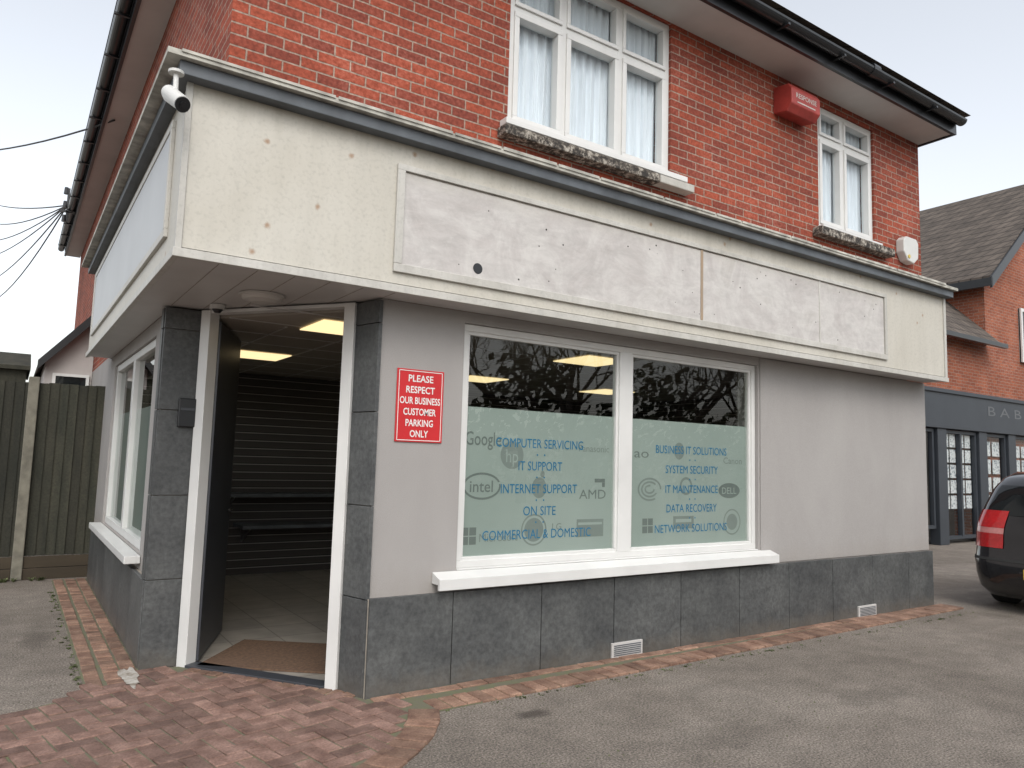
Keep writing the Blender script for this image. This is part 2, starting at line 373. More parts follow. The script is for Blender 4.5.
mb.box(.66,9.10,4.2,4.6,5.60,5.62); mb.box(.66,.92,4.6,18.2,5.60,5.62); mb.box(9.07,9.10,4.6,18.2,5.60,5.62)
sf=mb.obj('roof_soffit',['upvc_old'],B)
mb=MB()
mb.box(.62,9.12,4.165,4.2,5.585,5.80); mb.box(.625,.66,4.2,18.2,5.585,5.80); mb.box(9.085,9.12,4.2,18.2,5.585,5.80)
mb.obj('roof_fascia_board',['black'],B)
def gutter(mb,p0,p1,side):
    p0=Vector(p0);p1=Vector(p1); o=Vector(side); n=10; r=.062
    prof=[]
    for i in range(n+1):
        a=math.pi*i/n; prof.append((math.cos(a)*r,-math.sin(a)*r))
    prof2=[(x*.9,z*.9) for x,z in reversed(prof)]; P=prof+prof2; k=len(P)
    vs=[p0+o*x+Vector((0,0,z)) for x,z in P]+[p1+o*x+Vector((0,0,z)) for x,z in P]
    mb.add(vs,[(i,(i+1)%k,k+(i+1)%k,k+i) for i in range(k)]+[tuple(range(n+1)),tuple(range(k+n,k-1,-1))])
mb=MB(); gutter(mb,(.52,4.1,5.735),(9.12,4.1,5.735),(0,-1,0)); gutter(mb,(.56,4.06,5.735),(.56,18.2,5.735),(-1,0,0))
x=1.2
while x<9.1:
    mb.box(x-.015,x+.015,4.03,4.17,5.66,5.68); x+=.9
for x in (3.6,7.2): mb.cyl((x-.06,4.1,5.733),(x+.06,4.1,5.733),.069,n=14)
y=5
while y<18: mb.box(.49,.63,y-.015,y+.015,5.66,5.68); y+=.9
mb.obj('gutter',['black'],rf,fixn=True)

# shop fascia
F=MB(); F.box(.67,9.03,4.33,4.598,2.66,3.62); F.box(.67,.918,4.598,9.95,2.66,3.62)
fa=F.obj('shop_fascia',['cream'],B)
mb=MB()
mb.box(.60,9.08,4.24,4.596,3.60,3.675); mb.box(.60,.916,4.596,10.0,3.60,3.675)
mb.obj('flashing',['flash'],fa,bevel=.004)
mb=MB(); mb.box(.53,9.11,4.20,4.594,3.678,3.71,0); mb.box(.53,.914,4.594,10.05,3.678,3.71,0)
x=.6
while x<8.7: 
    w=R.uniform(.3,.9); mb.box(x,x+w-.02,4.192,4.3,3.70,3.712+R.uniform(.004,.012),0); x+=w
mb.obj('felt_edge',['flashtop'],fa)
mb=MB()
mb.box(.645,9.05,4.305,4.34,2.60,2.65); mb.box(.645,.68,4.34,9.97,2.60,2.65)
mb.box(.655,.69,4.318,4.33,2.65,3.60); mb.box(.658,.67,4.33,4.37,2.65,3.60)
mb.box(8.995,9.045,4.315,4.60,2.65,3.60)
mb.obj('fascia_trim',['trimwhite'],fa,bevel=.003)
mb=MB()
PX0,PX1,PZ0,PZ1=1.95,7.76,2.735,3.455
mb.box(PX0+.05,PX1-.05,4.322,4.33,PZ0+.05,PZ1-.05,1)
for a in ((PX0,PX1,PZ0,PZ0+.055),(PX0,PX1,PZ1-.04,PZ1)): mb.box(a[0],a[1],4.308,4.33,a[2],a[3])
for x,w in ((PX0,.055),(PX1-.045,.045)): mb.box(x,x+w,4.307,4.33,PZ0+.055,PZ1-.04)
mb.box(6.54,6.56,4.316,4.322,PZ0+.057,PZ1-.042)
mb.box(4.83,4.86,4.316,4.322,PZ0+.057,PZ1-.042,2)
mb.obj('empty_sign_panel',['trimwhite','patch','rust'],fa,bevel=.003)
mb=MB(); disc(mb,2.585,2.86,.038,.038,4.3205); mb.obj('cable_hole',['black'],fa)
mb=MB()
for i in range(34): 
    x=R.uniform(2.1,7.6); z=R.choice([PZ1-.1-R.random()*.08,PZ0+.09+R.random()*.06,R.uniform(2.85,3.35)]); rr_=R.uniform(.003,.008); disc(mb,x,z,rr_,rr_,4.3208,n=8)
o=mb.obj('screw_hole',['dark'],fa); o["kind"]='stuff'
mb=MB(); mb.box(.655,.67,4.75,9.5,2.82,3.5,1)
for a in ((2.80,2.85),(3.47,3.52)): mb.box(.648,.67,4.70,9.55,a[0],a[1])
mb.box(.647,.67,4.70,4.75,2.85,3.47); mb.box(.647,.67,9.5,9.55,2.85,3.47)
mb.obj('side_sign_board',['trimwhite','sideboard'],fa,bevel=.003)
mb=MB(); 
mb.prism([(.68,4.34),(9.03,4.34),(9.03,4.598),(2.05,4.598),(2.05,4.9),(1.2,6.05),(.68,6.05)],2.612,2.64)
mb.box(.68,.918,6.05,9.95,2.612,2.64)
cs=mb.obj('canopy_soffit',['upvc_old'],fa)
mb=MB()
for i in range(1,7):
    xx=.68+i*.22; mb.box(xx,xx+.005,4.36,min(5.9,4.9+(2.05-xx)*1.3),2.6105,2.612)
mb.obj('soffit_joint',['grout'],cs)

# ---- shop window
def frame_y(mb,x0,x1,z0,z1,w,y0,y1,mi=0):
    mb.box(x0,x1,y0,y1,z0,z0+w,mi); mb.box(x0,x1,y0,y1,z1-w,z1,mi)
    mb.box(x0,x0+w,y0+.001,y1,z0+w,z1-w,mi); mb.box(x1-w,x1,y0+.001,y1,z0+w,z1-w,mi)
def frame_x(mb,y0,y1,z0,z1,w,x0,x1,mi=0):
    mb.box(x0,x1,y0,y1,z0,z0+w,mi); mb.box(x0,x1,y0,y1,z1-w,z1,mi)
    mb.box(x0+.001,x1,y0,y0+w,z0+w,z1-w,mi); mb.box(x0+.001,x1,y1-w,y1,z0+w,z1-w,mi)
def pane_y(mb,x0,x1,z0,z1,y): mb.add([(x0,y,z0),(x1,y,z0),(x1,y,z1),(x0,y,z1)],[(0,1,2,3)])
mb=MB(); panes=[(2.725,4.185),(4.35,5.885)]
for a,b in panes: pane_y(mb,a-.01,b+.01,.83,2.475,4.667)
sw=mb.obj('shop_window',['glass'],B)
mb=MB(); frame_y(mb,WX0+.002,WX1-.002,WZ0+.006,WZ1-.002,.05,4.63,4.72); mb.box(4.195,4.335,4.628,4.722,.82,2.48)
for a,b in panes: frame_y(mb,a-.022,b+.022,.815,2.487,.034,4.645,4.69)
mb.obj('frame',['upvc'],sw,bevel=.004)
# sloped window board: one cross-section swept along the whole window
mb=MB(); mb.prism_x([(4.598,.69),(4.486,.685),(4.486,.655),(4.494,.655),(4.505,.675)][::-1]+[] if False else [(4.486,.655),(4.51,.655),(4.51,.69),(4.597,.69),(4.597,.765),(4.486,.728)],2.47,6.11)
mb.prism_x([(4.597,.7745),(4.597,.766),(4.60,.7705),(4.64,.7705),(4.64,.7765)],2.665,5.945)
mb.obj('sill',['upvc'],sw,bevel=.004,fixn=True)
mb=MB()
for a,b in panes: mb.box(a,b,4.680,4.683,.835,1.93)
mb.obj('frosted_film',['frost'],sw)
yy=4.6775
LZ=[1.68,1.507,1.333,1.165,.99]
for cx,lines,ws in ((3.43,["COMPUTER SERVICING","IT SUPPORT","INTERNET SUPPORT","ON SITE","COMMERCIAL & DOMESTIC"],[.84,.42,.73,.31,1.03]),(5.13,["BUSINESS IT SOLUTIONS","SYSTEM SECURITY","IT MAINTENANCE","DATA RECOVERY","NETWORK SOLUTIONS"],[.92,.68,.68,.65,.93])):
    for i,(s,z,w) in enumerate(zip(lines,LZ,ws)):
        mb=MB(); put_text(mb,s,cx,z,w,.070,yy)
        if i<4:
            for d in (-.035,.035): disc(mb,cx+d,z-.088,.007,.007,yy,n=10)
        mb.obj('lettering',['teal'],sw)
y1=4.6790
def logo(fn):
    mb=MB(); fn(mb); mb.obj('printed_logo',['logo','logo2','frost'],sw)
def sq(mb,cx,cz,mi=0):
    for a in (-.033,.033):
        for b in (-.033,.033): rect(mb,cx+a,cz+b,.058,.058,y1,mi)
logo(lambda m: put_text(m,"Google",2.90,1.70,.31,.10,y1,1,bold=.008))
logo(lambda m: (disc(m,3.16,1.585,.105,.105,y1,0),put_text(m,"hp",3.16,1.58,.11,.10,y1-.0006,2)))
logo(lambda m: put_text(m,"Panasonic",3.97,1.66,.32,.055,y1))
logo(lambda m: (ring(m,2.90,1.35,.165,.10,.016,y1,1,a0=20,a1=370),put_text(m,"intel",2.895,1.35,.20,.085,y1,1,bold=.008)))
logo(lambda m: (disc(m,3.42,1.34,.07,.08,y1,0),disc(m,3.45,1.445,.02,.026,y1,0)))
logo(lambda m: (put_text(m,"AMD",3.96,1.29,.28,.075,y1,1),rect(m,4.035,1.40,.11,.03,y1,1),rect(m,4.075,1.366,.03,.036,y1,1)))
logo(lambda m: (sq(m,2.80,.99,1),put_text(m,"Microsoft",3.06,.975,.34,.06,y1)))
logo(lambda m: (disc(m,3.38,1.02,.09,.09,y1),ring(m,3.38,1.02,.12,.12,.012,y1)))
logo(lambda m: put_text(m,"LG",3.60,1.04,.09,.05,y1))
logo(lambda m: (rect(m,3.94,1.02,.28,.14,y1),rect(m,3.94,1.055,.25,.02,y1-.0005,2)))
logo(lambda m: put_text(m,"ao",4.50,1.64,.17,.08,y1,1))
logo(lambda m: disc(m,4.96,1.67,.065,.075,y1,0))
logo(lambda m: put_text(m,"Canon",5.68,1.60,.26,.06,y1))
logo(lambda m: [ring(m,4.60,1.33,.14-.04*k,.10-.03*k,.016,y1,0,a0=40*k,a1=300+30*k) for k in range(3)])
logo(lambda m: ring(m,5.05,1.36,.08,.08,.022,y1,0))
logo(lambda m: (disc(m,5.63,1.32,.15,.07,y1,1),put_text(m,"DELL",5.63,1.32,.2,.06,y1-.0006,2)))
logo(lambda m: sq(m,4.58,1.02,1))
logo(lambda m: (rect(m,5.02,1.04,.26,.11,y1),rect(m,5.02,1.055,.20,.03,y1-.0005,2)))
logo(lambda m: (disc(m,5.67,1.03,.075,.075,y1,0),ring(m,5.67,1.03,.12,.12,.013,y1)))
# ---- side shop window
mb=MB(); mb.add([(.987,9.45,.78),(.987,6.67,.78),(.987,6.67,2.43),(.987,9.45,2.43)],[(0,1,2,3)]); s2=mb.obj('side_window',['glass'],B)
mb=MB(); frame_x(mb,6.622,9.498,.722,2.478,.07,.945,1.03); mb.box(.944,1.031,8.0,8.12,.792,2.408)
mb.obj('frame',['upvc'],s2,bevel=.004)
mb=MB(); mb.box(.80,.917,6.52,9.6,.655,.715); mb.obj('sill',['upvc'],s2,bevel=.006)
mb=MB(); mb.box(1.0,1.003,6.69,9.43,.79,1.93); mb.obj('frosted_film',['frost'],s2)
# ---- upper windows
def upper(x0,x1,z0,z1,mull,tr,seed):
    mb=MB(); pane_y(mb,x0+.04,x1-.04,z0+.04,z1-.04,4.677); w=mb.obj('upper_window',['glass_up'],B)
    mb=MB(); frame_y(mb,x0+.002,x1-.002,z0+.002,z1-.002,.055,4.625,4.72)
    for m in mull: mb.box(m-.03,m+.03,4.627,4.718,z0+.057,z1-.057)
    e=[x0+.03]+mull+[x1-.03]
    for a,b in zip(e,e[1:]):
        mb.box(a+.02,b-.02,4.629,4.716,tr-.028,tr+.028)
        frame_y(mb,a+.024,b-.024,z0+.05,tr-.024,.045,4.610,4.70)
        frame_y(mb,a+.024,b-.024,tr+.026,z1-.05,.035,4.612,4.70)
    mb.obj('frame',['upvc'],w,bevel=.004)
    n=90
    gaps=e if len(e)>3 else [e[0],(e[0]+e[-1])/2,e[-1]]
    for q,(a,b) in enumerate(zip(gaps,gaps[1:])):
        a+=.01; b-=.01; mb=MB(); top=[];bot=[]
        for i in range(n+1):
            u=i/n; x=a+(b-a)*u; ph=q*2.1
            y=4.745+.016*math.sin(u*38+2*math.sin(u*5+ph))+.007*math.sin(u*83+ph); 
            xb=a+(b-a)*(u*.94+.03*math.sin(u*6+ph)+.02)
            top.append((x,y,z1-.04)); bot.append((xb,y+.004*math.sin(u*50),z0+.03))
        vs=bot+top
        mb.add(vs,[(i,i+1,n+2+i,n+1+i) for i in range(n)]); mb.obj('net_curtain',['curtain'],w,smooth=True)
    return w
w1=upper(*U1,[3.52,4.14],5.10,1); w2=upper(*U2,[7.47],5.15,2)
mb=MB(); mb.box(2.90,4.86,4.50,4.597,4.075,4.125); mb.obj('sill',['upvc'],w1,bevel=.005)
mb=MB(); mb.box(2.88,4.50,4.48,4.597,3.985,4.06); mb.box(4.503,4.93,4.482,4.597,3.99,4.06,1); mb.obj('stone_sill',['lichen','trimwhite'],w1,bevel=.008)
mb=MB(); mb.box(6.96,8.10,4.53,4.597,4.105,4.135); mb.obj('sill',['upvc'],w2,bevel=.004)
mb=MB(); mb.box(6.86,8.27,4.48,4.597,4.0,4.09); mb.obj('stone_sill',['lichen'],w2,bevel=.008)

# ---- doorway
A=Vector((1.15,5.90)); Bp=Vector((1.935,4.83)); d=(Bp-A).normalized()
def along(t): p=A+d*t; return p.x,p.y
Ld=(Bp-A).length
mb=MB()
mb.obox(*along(.0),*along(.085),.10,0.0,2.60); mb.obox(*along(Ld-.085),*along(Ld),.10,0,2.60)
mb.obox(*along(.086),*along(Ld-.086),.09,2.575,2.60)
mb.obj('door_frame',['upvc'],B,bevel=.004)
mb=MB(); mb.obox(*along(.086),*along(Ld-.086),.12,0.0,.028); mb.obj('door_threshold',['leaf_grey'],B,bevel=.003)
h=Vector((1.235,5.87)); e=Vector((1.60,6.76)); dd=(e-h).normalized()
def lf(t): p=h+dd*t; return p.x,p.y
mb=MB(); LL=(e-h).length
mb.obox(*lf(0),*lf(LL),.05,.03,2.53)
dr=mb.obj('door',['leaf_grey'],B,label='open anthracite entrance door folded inward',bevel=.004)
mb=MB(); px,py=lf(LL-.09); nx,ny=dd.y,-dd.x
mb.cyl((px,py,1.05),(px+nx*.055,py+ny*.055,1.05),.012); mb.cyl((px+nx*.055,py+ny*.055,1.05),(px+nx*.055-dd.x*.1,py+ny*.055-dd.y*.1,1.05),.009)
mb.obj('handle',['black'],dr,smooth=True)
# ---- interior
IN=[(1.14,6.0),(1.2,5.95),(1.97,4.88),(2.05,4.845),(8.8,4.845),(8.8,9.9),(1.14,9.9)]
mb=MB(); mb.prism(IN,-.05,.012); mb.obj('shop_floor',['floor'],B)
mb=MB(); mb.prism(IN,2.56,2.60); ce=mb.obj('ceiling',['ceil'],B)
mb=MB()
for y in [5.2+.6*i for i in range(8)]: mb.box(1.3,8.79,y,y+.02,2.556,2.562)
for x in [1.75+.6*i for i in range(12)]: mb.box(x,x+.02,5.9,9.89,2.555,2.5615)
mb.obj('ceiling_grid',['upvc_old'],ce)
for bx_ in ((1.15,8.79,9.78,9.89),(8.68,8.79,4.86,9.78),(2.06,2.655,4.845,4.87),(5.96,8.68,4.845,4.87)):
    mb=MB(); mb.box(*bx_,.012,2.55); mb.obj('slatwall',['slat'],B)
for (cx,cy) in ((2.15,5.62),(2.05,7.85),(4.75,5.65),(4.85,8.0),(7.0,8.0)):
    mb=MB(); mb.box(cx-.28,cx+.28,cy-.28,cy+.28,2.546,2.553); o=mb.obj('ceiling_light',['lamp'],B,label='lit warm square ceiling panel light')
def shelf(x0,x1,y0,y1,z,lab):
    mb=MB(); mb.box(x0,x1,y0,y1,z,z+.04); o=root('display_shelf',((x0+x1)/2,y1,0),lab,'shelf','display shelves fixed along the slatwall')
    mb.obj('board',['flash'],o)
    for x in (x0+.1,x1-.1):
        mb=MB(); mb.prism_x([(y1,z-.2),(y1,z),(y0+.1,z),(y0+.1,z-.02)],x,x+.02); mb.obj('bracket',['rim'],o)
shelf(2.2,4.6,9.35,9.77,1.0,'long dark display shelf fixed on the slatwall')
shelf(2.4,4.9,9.3,9.77,.62,'long dark display shelf fixed on the slatwall')
mt=MB(); mt.obox(1.62,5.45,2.1,6.05,1.0,.014,.028)
o=mt.obj('door_mat',['mat']); o["label"]='brown coir door mat lying inside the open entrance'; o["category"]='door mat'

# ---- small fittings
def thing(mb,name,mats,label,cat,**k):
    o=mb.obj(name,mats,**k); o["label"]=label; o["category"]=cat; return o
S=MB(); S.box(2.14,2.50,4.590,4.598,1.65,2.15); so=thing(S,'parking_sign',['red'],'red rectangular customer parking sign on grey rendered wall','sign',bevel=.002)
for s,z,w in zip(["PLEASE","RESPECT","OUR BUSINESS","CUSTOMER","PARKING","ONLY"],[2.088,2.01,1.935,1.858,1.782,1.708],[.19,.22,.31,.25,.21,.14]):
    mb=MB(); put_text(mb,s,2.32,z,w,.046,4.5885,bold=.018); mb.obj('lettering',['white'],so)
mb=MB()
for a in ((2.32,2.138,.33,.005),(2.32,1.662,.33,.005)): rect(mb,a[0],a[1],a[2],a[3],4.5885)
for x in (2.155,2.485): rect(mb,x,1.9,.005,.476,4.5885)
mb.obj('border_line',['white'],so)
for x in (4.07,7.50):
    mb=MB(); mb.box(x,x+.33,4.538,4.555,.01,.125); v=thing(mb,'air_vent',['upvc_old'],'pale plastic louvred air vent low on the slate plinth','vent',group='air vents in the plinth',bevel=.002)
    mb=MB()
    for i in range(6): mb.box(x+.02,x+.31,4.534,4.5385,.025+i*.015,.032+i*.015)
    mb.obj('louvre',['flash'],v)
mb=MB(); mb.box(1.0,1.125,5.86,5.895,1.72,1.93); k=thing(mb,'letter_box',['black'],'small black box fixed on the tiled pier','letter box',bevel=.006)
mb=MB(); mb.box(1.015,1.11,5.853,5.86,1.84,1.86); mb.obj('slot',['leaf_grey'],k)
# CCTV
C=root('security_camera',(.62,4.25,3.5),'white bullet security camera with black face at fascia corner','camera')
mb=MB(); mb.cyl((.585,4.24,3.60),(.585,4.24,3.585),.04,n=20); mb.cyl((.585,4.24,3.59),(.585,4.215,3.47),.014,n=10); mb.obj('bracket',['cam'],C)
q0=Vector((.56,4.25,3.46)); qd=Vector((.06,-.16,-.11)).normalized()
mb=MB(); mb.cyl(q0,q0+qd*.15,.038,n=24); mb.cyl(q0+Vector((0,0,.014))-qd*.01,q0+Vector((0,0,.006))+qd*.17,.041,.042,n=24); mb.obj('body',['cam'],C,bevel=.004)
mb=MB(); mb.cyl(q0+qd*.164,q0+qd*.173,.041,n=24); mb.cyl(q0+qd*.17,q0+qd*.18,.018,n=16); mb.obj('lens',['black'],C)
mb=MB()
for r0,r1,z0,z1 in ((.15,.15,2.608,2.59),(.135,.12,2.59,2.57),(.12,.06,2.57,2.555)): mb.cyl((1.33,5.05,z0),(1.33,5.05,z1),r0,r1,n=32)
thing(mb,'bulkhead_light',['lampoff'],'round opal bulkhead light under the canopy soffit','light')
mb=MB(); mb.cyl((1.17,5.62,2.608),(1.17,5.62,2.575),.055,n=20); dc=thing(mb,'dome_camera',['cam'],'small white dome camera under the canopy soffit','camera')
mb=MB(); mb.cyl((1.17,5.62,2.575),(1.17,5.62,2.55),.04,.02,n=20); mb.obj('lens',['black'],dc)
mb=MB(); mb.prism_x([(4.6,5.16),(4.6,5.44),(4.42,5.42),(4.38,5.36),(4.38,5.20),(4.44,5.13)],6.22,6.70)
ab=thing(mb,'alarm_box',['redbox'],'faded red alarm box with white writing on brick wall','alarm box',bevel=.01)
mb=MB(); put_text(mb,"RESPONSE",6.46,5.30,.34,.05,4.378,bold=.01); rect(mb,6.46,5.23,.30,.012,4.378); mb.obj('lettering',['trimwhite'],ab)
mb=MB(); pts=[(8.50,4.12),(8.58,4.02),(8.72,4.00),(8.82,4.08),(8.83,4.26),(8.78,4.31),(8.56,4.31),(8.50,4.26)]
mb.prism_y(pts,4.50,4.6); wa=thing(mb,'alarm_box',['cam'],'aged white shield shaped alarm box on brick wall','alarm box',bevel=.012)
mb=MB(); mb.cyl((8.6,4.498,4.07),(8.6,4.49,4.07),.022,n=12); mb.obj('indicator',['plate'],wa)

# ---------------- ground ----------------
mb=MB()
mb.add([(-300,-300,0),(300,-300,0),(300,300,0),(-300,300,0)],[(0,1,2,3)])
mb.obj('ground',['asphalt'],kind='structure')
def inpoly(x,y,P):
    c=False; j=len(P)-1
    for i in range(len(P)):
        if (P[i][1]>y)!=(P[j][1]>y) and x<(P[j][0]-P[i][0])*(y-P[i][1])/(P[j][1]-P[i][1])+P[i][0]: c=not c
        j=i
    return c
arc=[(2.30,4.17),(2.20,3.98),(2.06,3.80),(1.90,3.65),(1.68,3.48),(1.45,3.36),(1.1,3.2),(.6,3.05),(0,2.95),(-1.5,2.85)]
area=[(1.95,4.78),(1.99,4.54),(2.28,4.54)]+arc+[(-1.5,5.2),(.05,5.26),(.40,5.40),(.55,5.6),(.86,5.87),(1.15,5.85)]
mb=MB(); mb.prism(area[::-1],-.03,.009); 
mb.prism([(2.28,4.14),(9.2,4.33),(9.2,4.56),(2.28,4.56)],-.03,.0085); mb.prism([(.52,5.5),(.87,5.5),(.87,10.2),(.52,10.2)],-.03,.0095)
mb.obj('paving_bed',['sand'],kind='structure',fixn=True)
def brickbox(mb,cx,cy,w,l,ang,mi=0,z=.016,g=.0045):
    ang+=R.gauss(0,.014); cx+=R.gauss(0,.0014); cy+=R.gauss(0,.0014)
    ca,sa=math.cos(ang),math.sin(ang); w=w/2-g; l=l/2-g; z+=R.uniform(-.003,.004); b=.005
    P=[]
    for k,zz in ((0,-.01),(0,z-b),(b,z)):
        for x,y in ((-w+k,-l+k),(w-k,-l+k),(w-k,l-k),(-w+k,l-k)): P.append((cx+x*ca-y*sa,cy+x*sa+y*ca,zz+ (R.uniform(-.001,.001) if zz>0 else 0)))
    fs=[(0,1,5,4),(1,2,6,5),(2,3,7,6),(3,0,4,7),(4,5,9,8),(5,6,10,9),(6,7,11,10),(7,4,8,11),(8,9,10,11)]
    mb.add(P,fs,mi)
def dist_edge(x,y,P):
    best=9
    for (a,b) in zip(P,P[1:]):
        A_=Vector(a);B_=Vector(b);p=Vector((x,y)); t=max(0,min(1,(p-A_).dot(B_-A_)/(B_-A_).length_squared)); best=min(best,(p-(A_+(B_-A_)*t)).length)
    return best
mb=MB(); th=math.radians(12); ca,sa=math.cos(th),math.sin(th)
for k in range(-60,60):
    for m in range(-40,40):
        for (bx,by,w,l) in ((1,.5,2,1),(2.5,0,1,2)):
            u=(bx+k+2*m)*.1; v=(by+k-2*m)*.1
            if abs(u)>4 or abs(v)>4: continue
            x=.8+u*ca-v*sa; y=4.2+u*sa+v*ca
            if inpoly(x,y,area) and dist_edge(x,y,arc)>.15 and dist_edge(x,y,[(2.28,4.55),(1.99,4.54),(1.95,4.78),(1.15,5.85),(.86,5.87)])>.06:
                brickbox(mb,x,y,w*.1,l*.1,th)
def run(mb,pts,w,l,mi):
    for (a,b) in zip(pts,pts[1:]):
        a=Vector(a);b=Vector(b);n=max(1,round((b-a).length/w)); ang=math.atan2(b.y-a.y,b.x-a.x)
        for i in range(n):
            p=a+(b-a)*((i+.5)/n); brickbox(mb,p.x,p.y,(b-a).length/n,l,ang,mi)
inn=[]
for i,p in enumerate(arc):
    a=Vector(arc[max(0,i-1)]);b=Vector(arc[min(len(arc)-1,i+1)]); t=(b-a).normalized(); n=Vector((t.y,-t.x)); inn.append(tuple(Vector(p)+n*.07 if inpoly(*(Vector(p)+n*.07),area) else Vector(p)-n*.07))
run(mb,inn,.11,.2,1)
run(mb,[(1.97,4.63),(1.17,5.74)],.1,.12,1)
mb.obj('block_paving',['paver','edging'],kind='structure')
mb=MB()
run(mb,[(2.30,4.24),(9.2,4.39)],.108,.205,0)
run(mb,[(2.02,4.49),(9.2,4.51)],.212,.1,0) 
run(mb,[(.58,5.55),(.58,10.2)],.205,.1,0); run(mb,[(.70,5.6),(.70,10.2)],.105,.11,0); run(mb,[(.81,5.75),(.81,10.2)],.205,.1,0)
mb.obj('brick_border',['edging'],kind='structure')
mb=MB()
n=40; vs=[]
for i in range(n):
    a=2*math.pi*i/n; r=1+.18*math.sin(3*a)+.12*math.sin(7*a+1)+R.uniform(-.12,.12); vs.append((.79+.055*r*math.cos(a),5.70+.24*r*math.sin(a),.0225))
mb.add(vs,[tuple(range(n))]); mb.obj('ground_stain',['stain'],kind='structure')
mb=MB()
def tuft(x,y,h,n):
    for i in range(n):
        a=R.uniform(0,6.28); r=R.uniform(0,.025); l=R.uniform(.4,1)*h; x0=x+r*math.cos(a); y0=y+r*math.sin(a); w=.003+R.random()*.004; ox=math.cos(a)*l*.8; oy=math.sin(a)*l*.8
        px,py=-math.sin(a)*w,math.cos(a)*w
        mb.add([(x0-px,y0-py,.0),(x0+px,y0+py,.0),(x0+ox*.5+px*1.4,y0+oy*.5+py*1.4,l*.7),(x0+ox*.5-px*1.4,y0+oy*.5-py*1.4,l*.7),(x0+ox,y0+oy,l*.75)],[(0,1,2,3),(3,2,4)])
for i in range(60): tuft(R.gauss(.50,.025),R.uniform(5.6,9.5),R.uniform(.006,.018),8)
for i in range(60): tuft(R.uniform(2.3,9.1),4.115+R.uniform(-.01,.02),R.uniform(.006,.016),6)
for i in range(14): tuft(R.uniform(-.3,.6),10.30,.06,12)
w=mb.obj('weeds',['grass']); w["kind"]='stuff'; w["label"]='small green weeds growing along the paving joints'; w["category"]='weeds'
mb=MB()
for i in range(800):
    x=R.uniform(-.5,10); y=R.uniform(2.6,4.6) if R.random()<.5 else R.gauss(4.12,.05); s=R.uniform(.003,.009); a=R.random()*3
    mb.add([(x+s*math.cos(a),y+s*math.sin(a),.001),(x-s*math.sin(a),y+s*math.cos(a),.001),(x-s*math.cos(a),y-s*math.sin(a),.001),(x,y,.001+s)],[(0,1,3),(1,2,3),(2,0,3)])
w=mb.obj('grit',['sand']); w["kind"]='stuff'; w["label"]='loose grit and small stones scattered on the asphalt'; w["category"]='grit'

# ---------------- fence ----------------
Fn=root('garden_fence',(0,10.45,0),'tall dark green weathered board fence with concrete post','fence')
for x in (.12,-1.80): 
    mb=MB(); mb.box(x,x+.11,10.36,10.50,0,2.36); mb.obj('concrete_post',['concrete'],Fn,bevel=.01)
for (a,b) in ((-1.69,.12),(.23,.93)):
    mb=MB(); x=a
    while x<b-.02:
        mb.prism([(x,10.43),(min(x+.11,b),10.412),(min(x+.11,b),10.43),(x,10.45)],.27,2.30+R.uniform(-.012,.012)); x+=.098
    mb.box(a,b,10.455,10.49,.5,.58); mb.box(a,b,10.455,10.49,2.0,2.08)
    mb.obj('fence_panel',['fence'],Fn)
    mb=MB(); mb.box(a+.002,b-.002,10.385,10.44,0,.13); mb.box(a+.002,b-.002,10.395,10.44,.135,.265); mb.obj('gravel_board',['gravelb'],Fn,bevel=.004)
sh=root('garden_shed',(-.6,14.5,0),'dark green timber shed roof showing above the fence','shed')
mb=MB(); mb.box(-1.6,.12,14.05,16,0,2.75); mb.obj('wall',['fence'],sh)
mb=MB(); mb.prism_x([(13.95,2.74),(16.1,2.74),(16.1,2.80),(15,3.1),(13.95,2.8)],-1.7,.17); mb.obj('roof',['fence'],sh)
H=root('side_extension',(.6,14,0),'pale lean-to extension with dark sloping roof behind the fence','extension')
mb=MB(); mb.prism_y([(.32,0),(.915,0),(.915,3.44),(.32,2.74)],12.5,17.5); mb.obj('wall',['pale'],H)
mb=MB(); mb.prism_y([(.24,2.68),(.24,2.76),(.912,3.56),(.912,3.46)],12.32,17.6); rr2=mb.obj('roof',['rooftile'],H,fixn=True)
mb=MB(); mb.prism_y([(.225,2.62),(.225,2.75),(.911,3.565),(.911,3.41)],12.28,12.32); mb.obj('bargeboard',['black'],rr2,fixn=True)
mb=MB(); mb.box(.44,.86,12.47,12.5,2.0,2.56); wd=mb.obj('window',['carglass'],H)
mb=MB(); frame_y(mb,.42,.88,1.98,2.6,.04,12.45,12.49); mb.obj('frame',['upvc'],wd)

def cable(p0,p1,sag,r=.012,lab='thin black overhead cable running to the shop eaves'):
    mb=MB(); n=16; pts=[]
    for i in range(n+1):
        t=i/n; p=Vector(p0).lerp(Vector(p1),t); p.z-=sag*4*t*(1-t); pts.append(p)
    for a,b in zip(pts,pts[1:]): mb.cyl(a,b,r,n=6,caps=False)
    thing(mb,'overhead_cable',['wire'],lab,'cable',group='overhead cables')
cable((.74,10.1,5.58),(-2.9,23.4,9.0),.35)
bx=(.50,15,5.80)
for (u,z1) in (((-2.2,36,11.6),.3),((-2.2,36,10.9),.5),((-2.2,36,9.9),.5),((-2.2,36,9.0),.5),((-2.0,36,7.9),.6),((-1.9,36,7.5),1.0)):
    cable((bx[0]-.02,bx[1],bx[2]-.04*z1),u,z1,.012)
K=root('cable_bracket',bx,'black iron cable bracket with insulators on the eaves','bracket')
mb=MB(); mb.box(.40,.64,14.98,15.02,5.66,5.70); mb.box(.48,.52,14.98,15.02,5.5,6.1); mb.obj('arm',['black'],K)
for z in (5.55,5.8,6.05):
    mb=MB(); mb.cyl((.46,15,z-.06),(.46,15,z+.06),.04,.03,n=10); mb.obj('insulator',['black'],K)

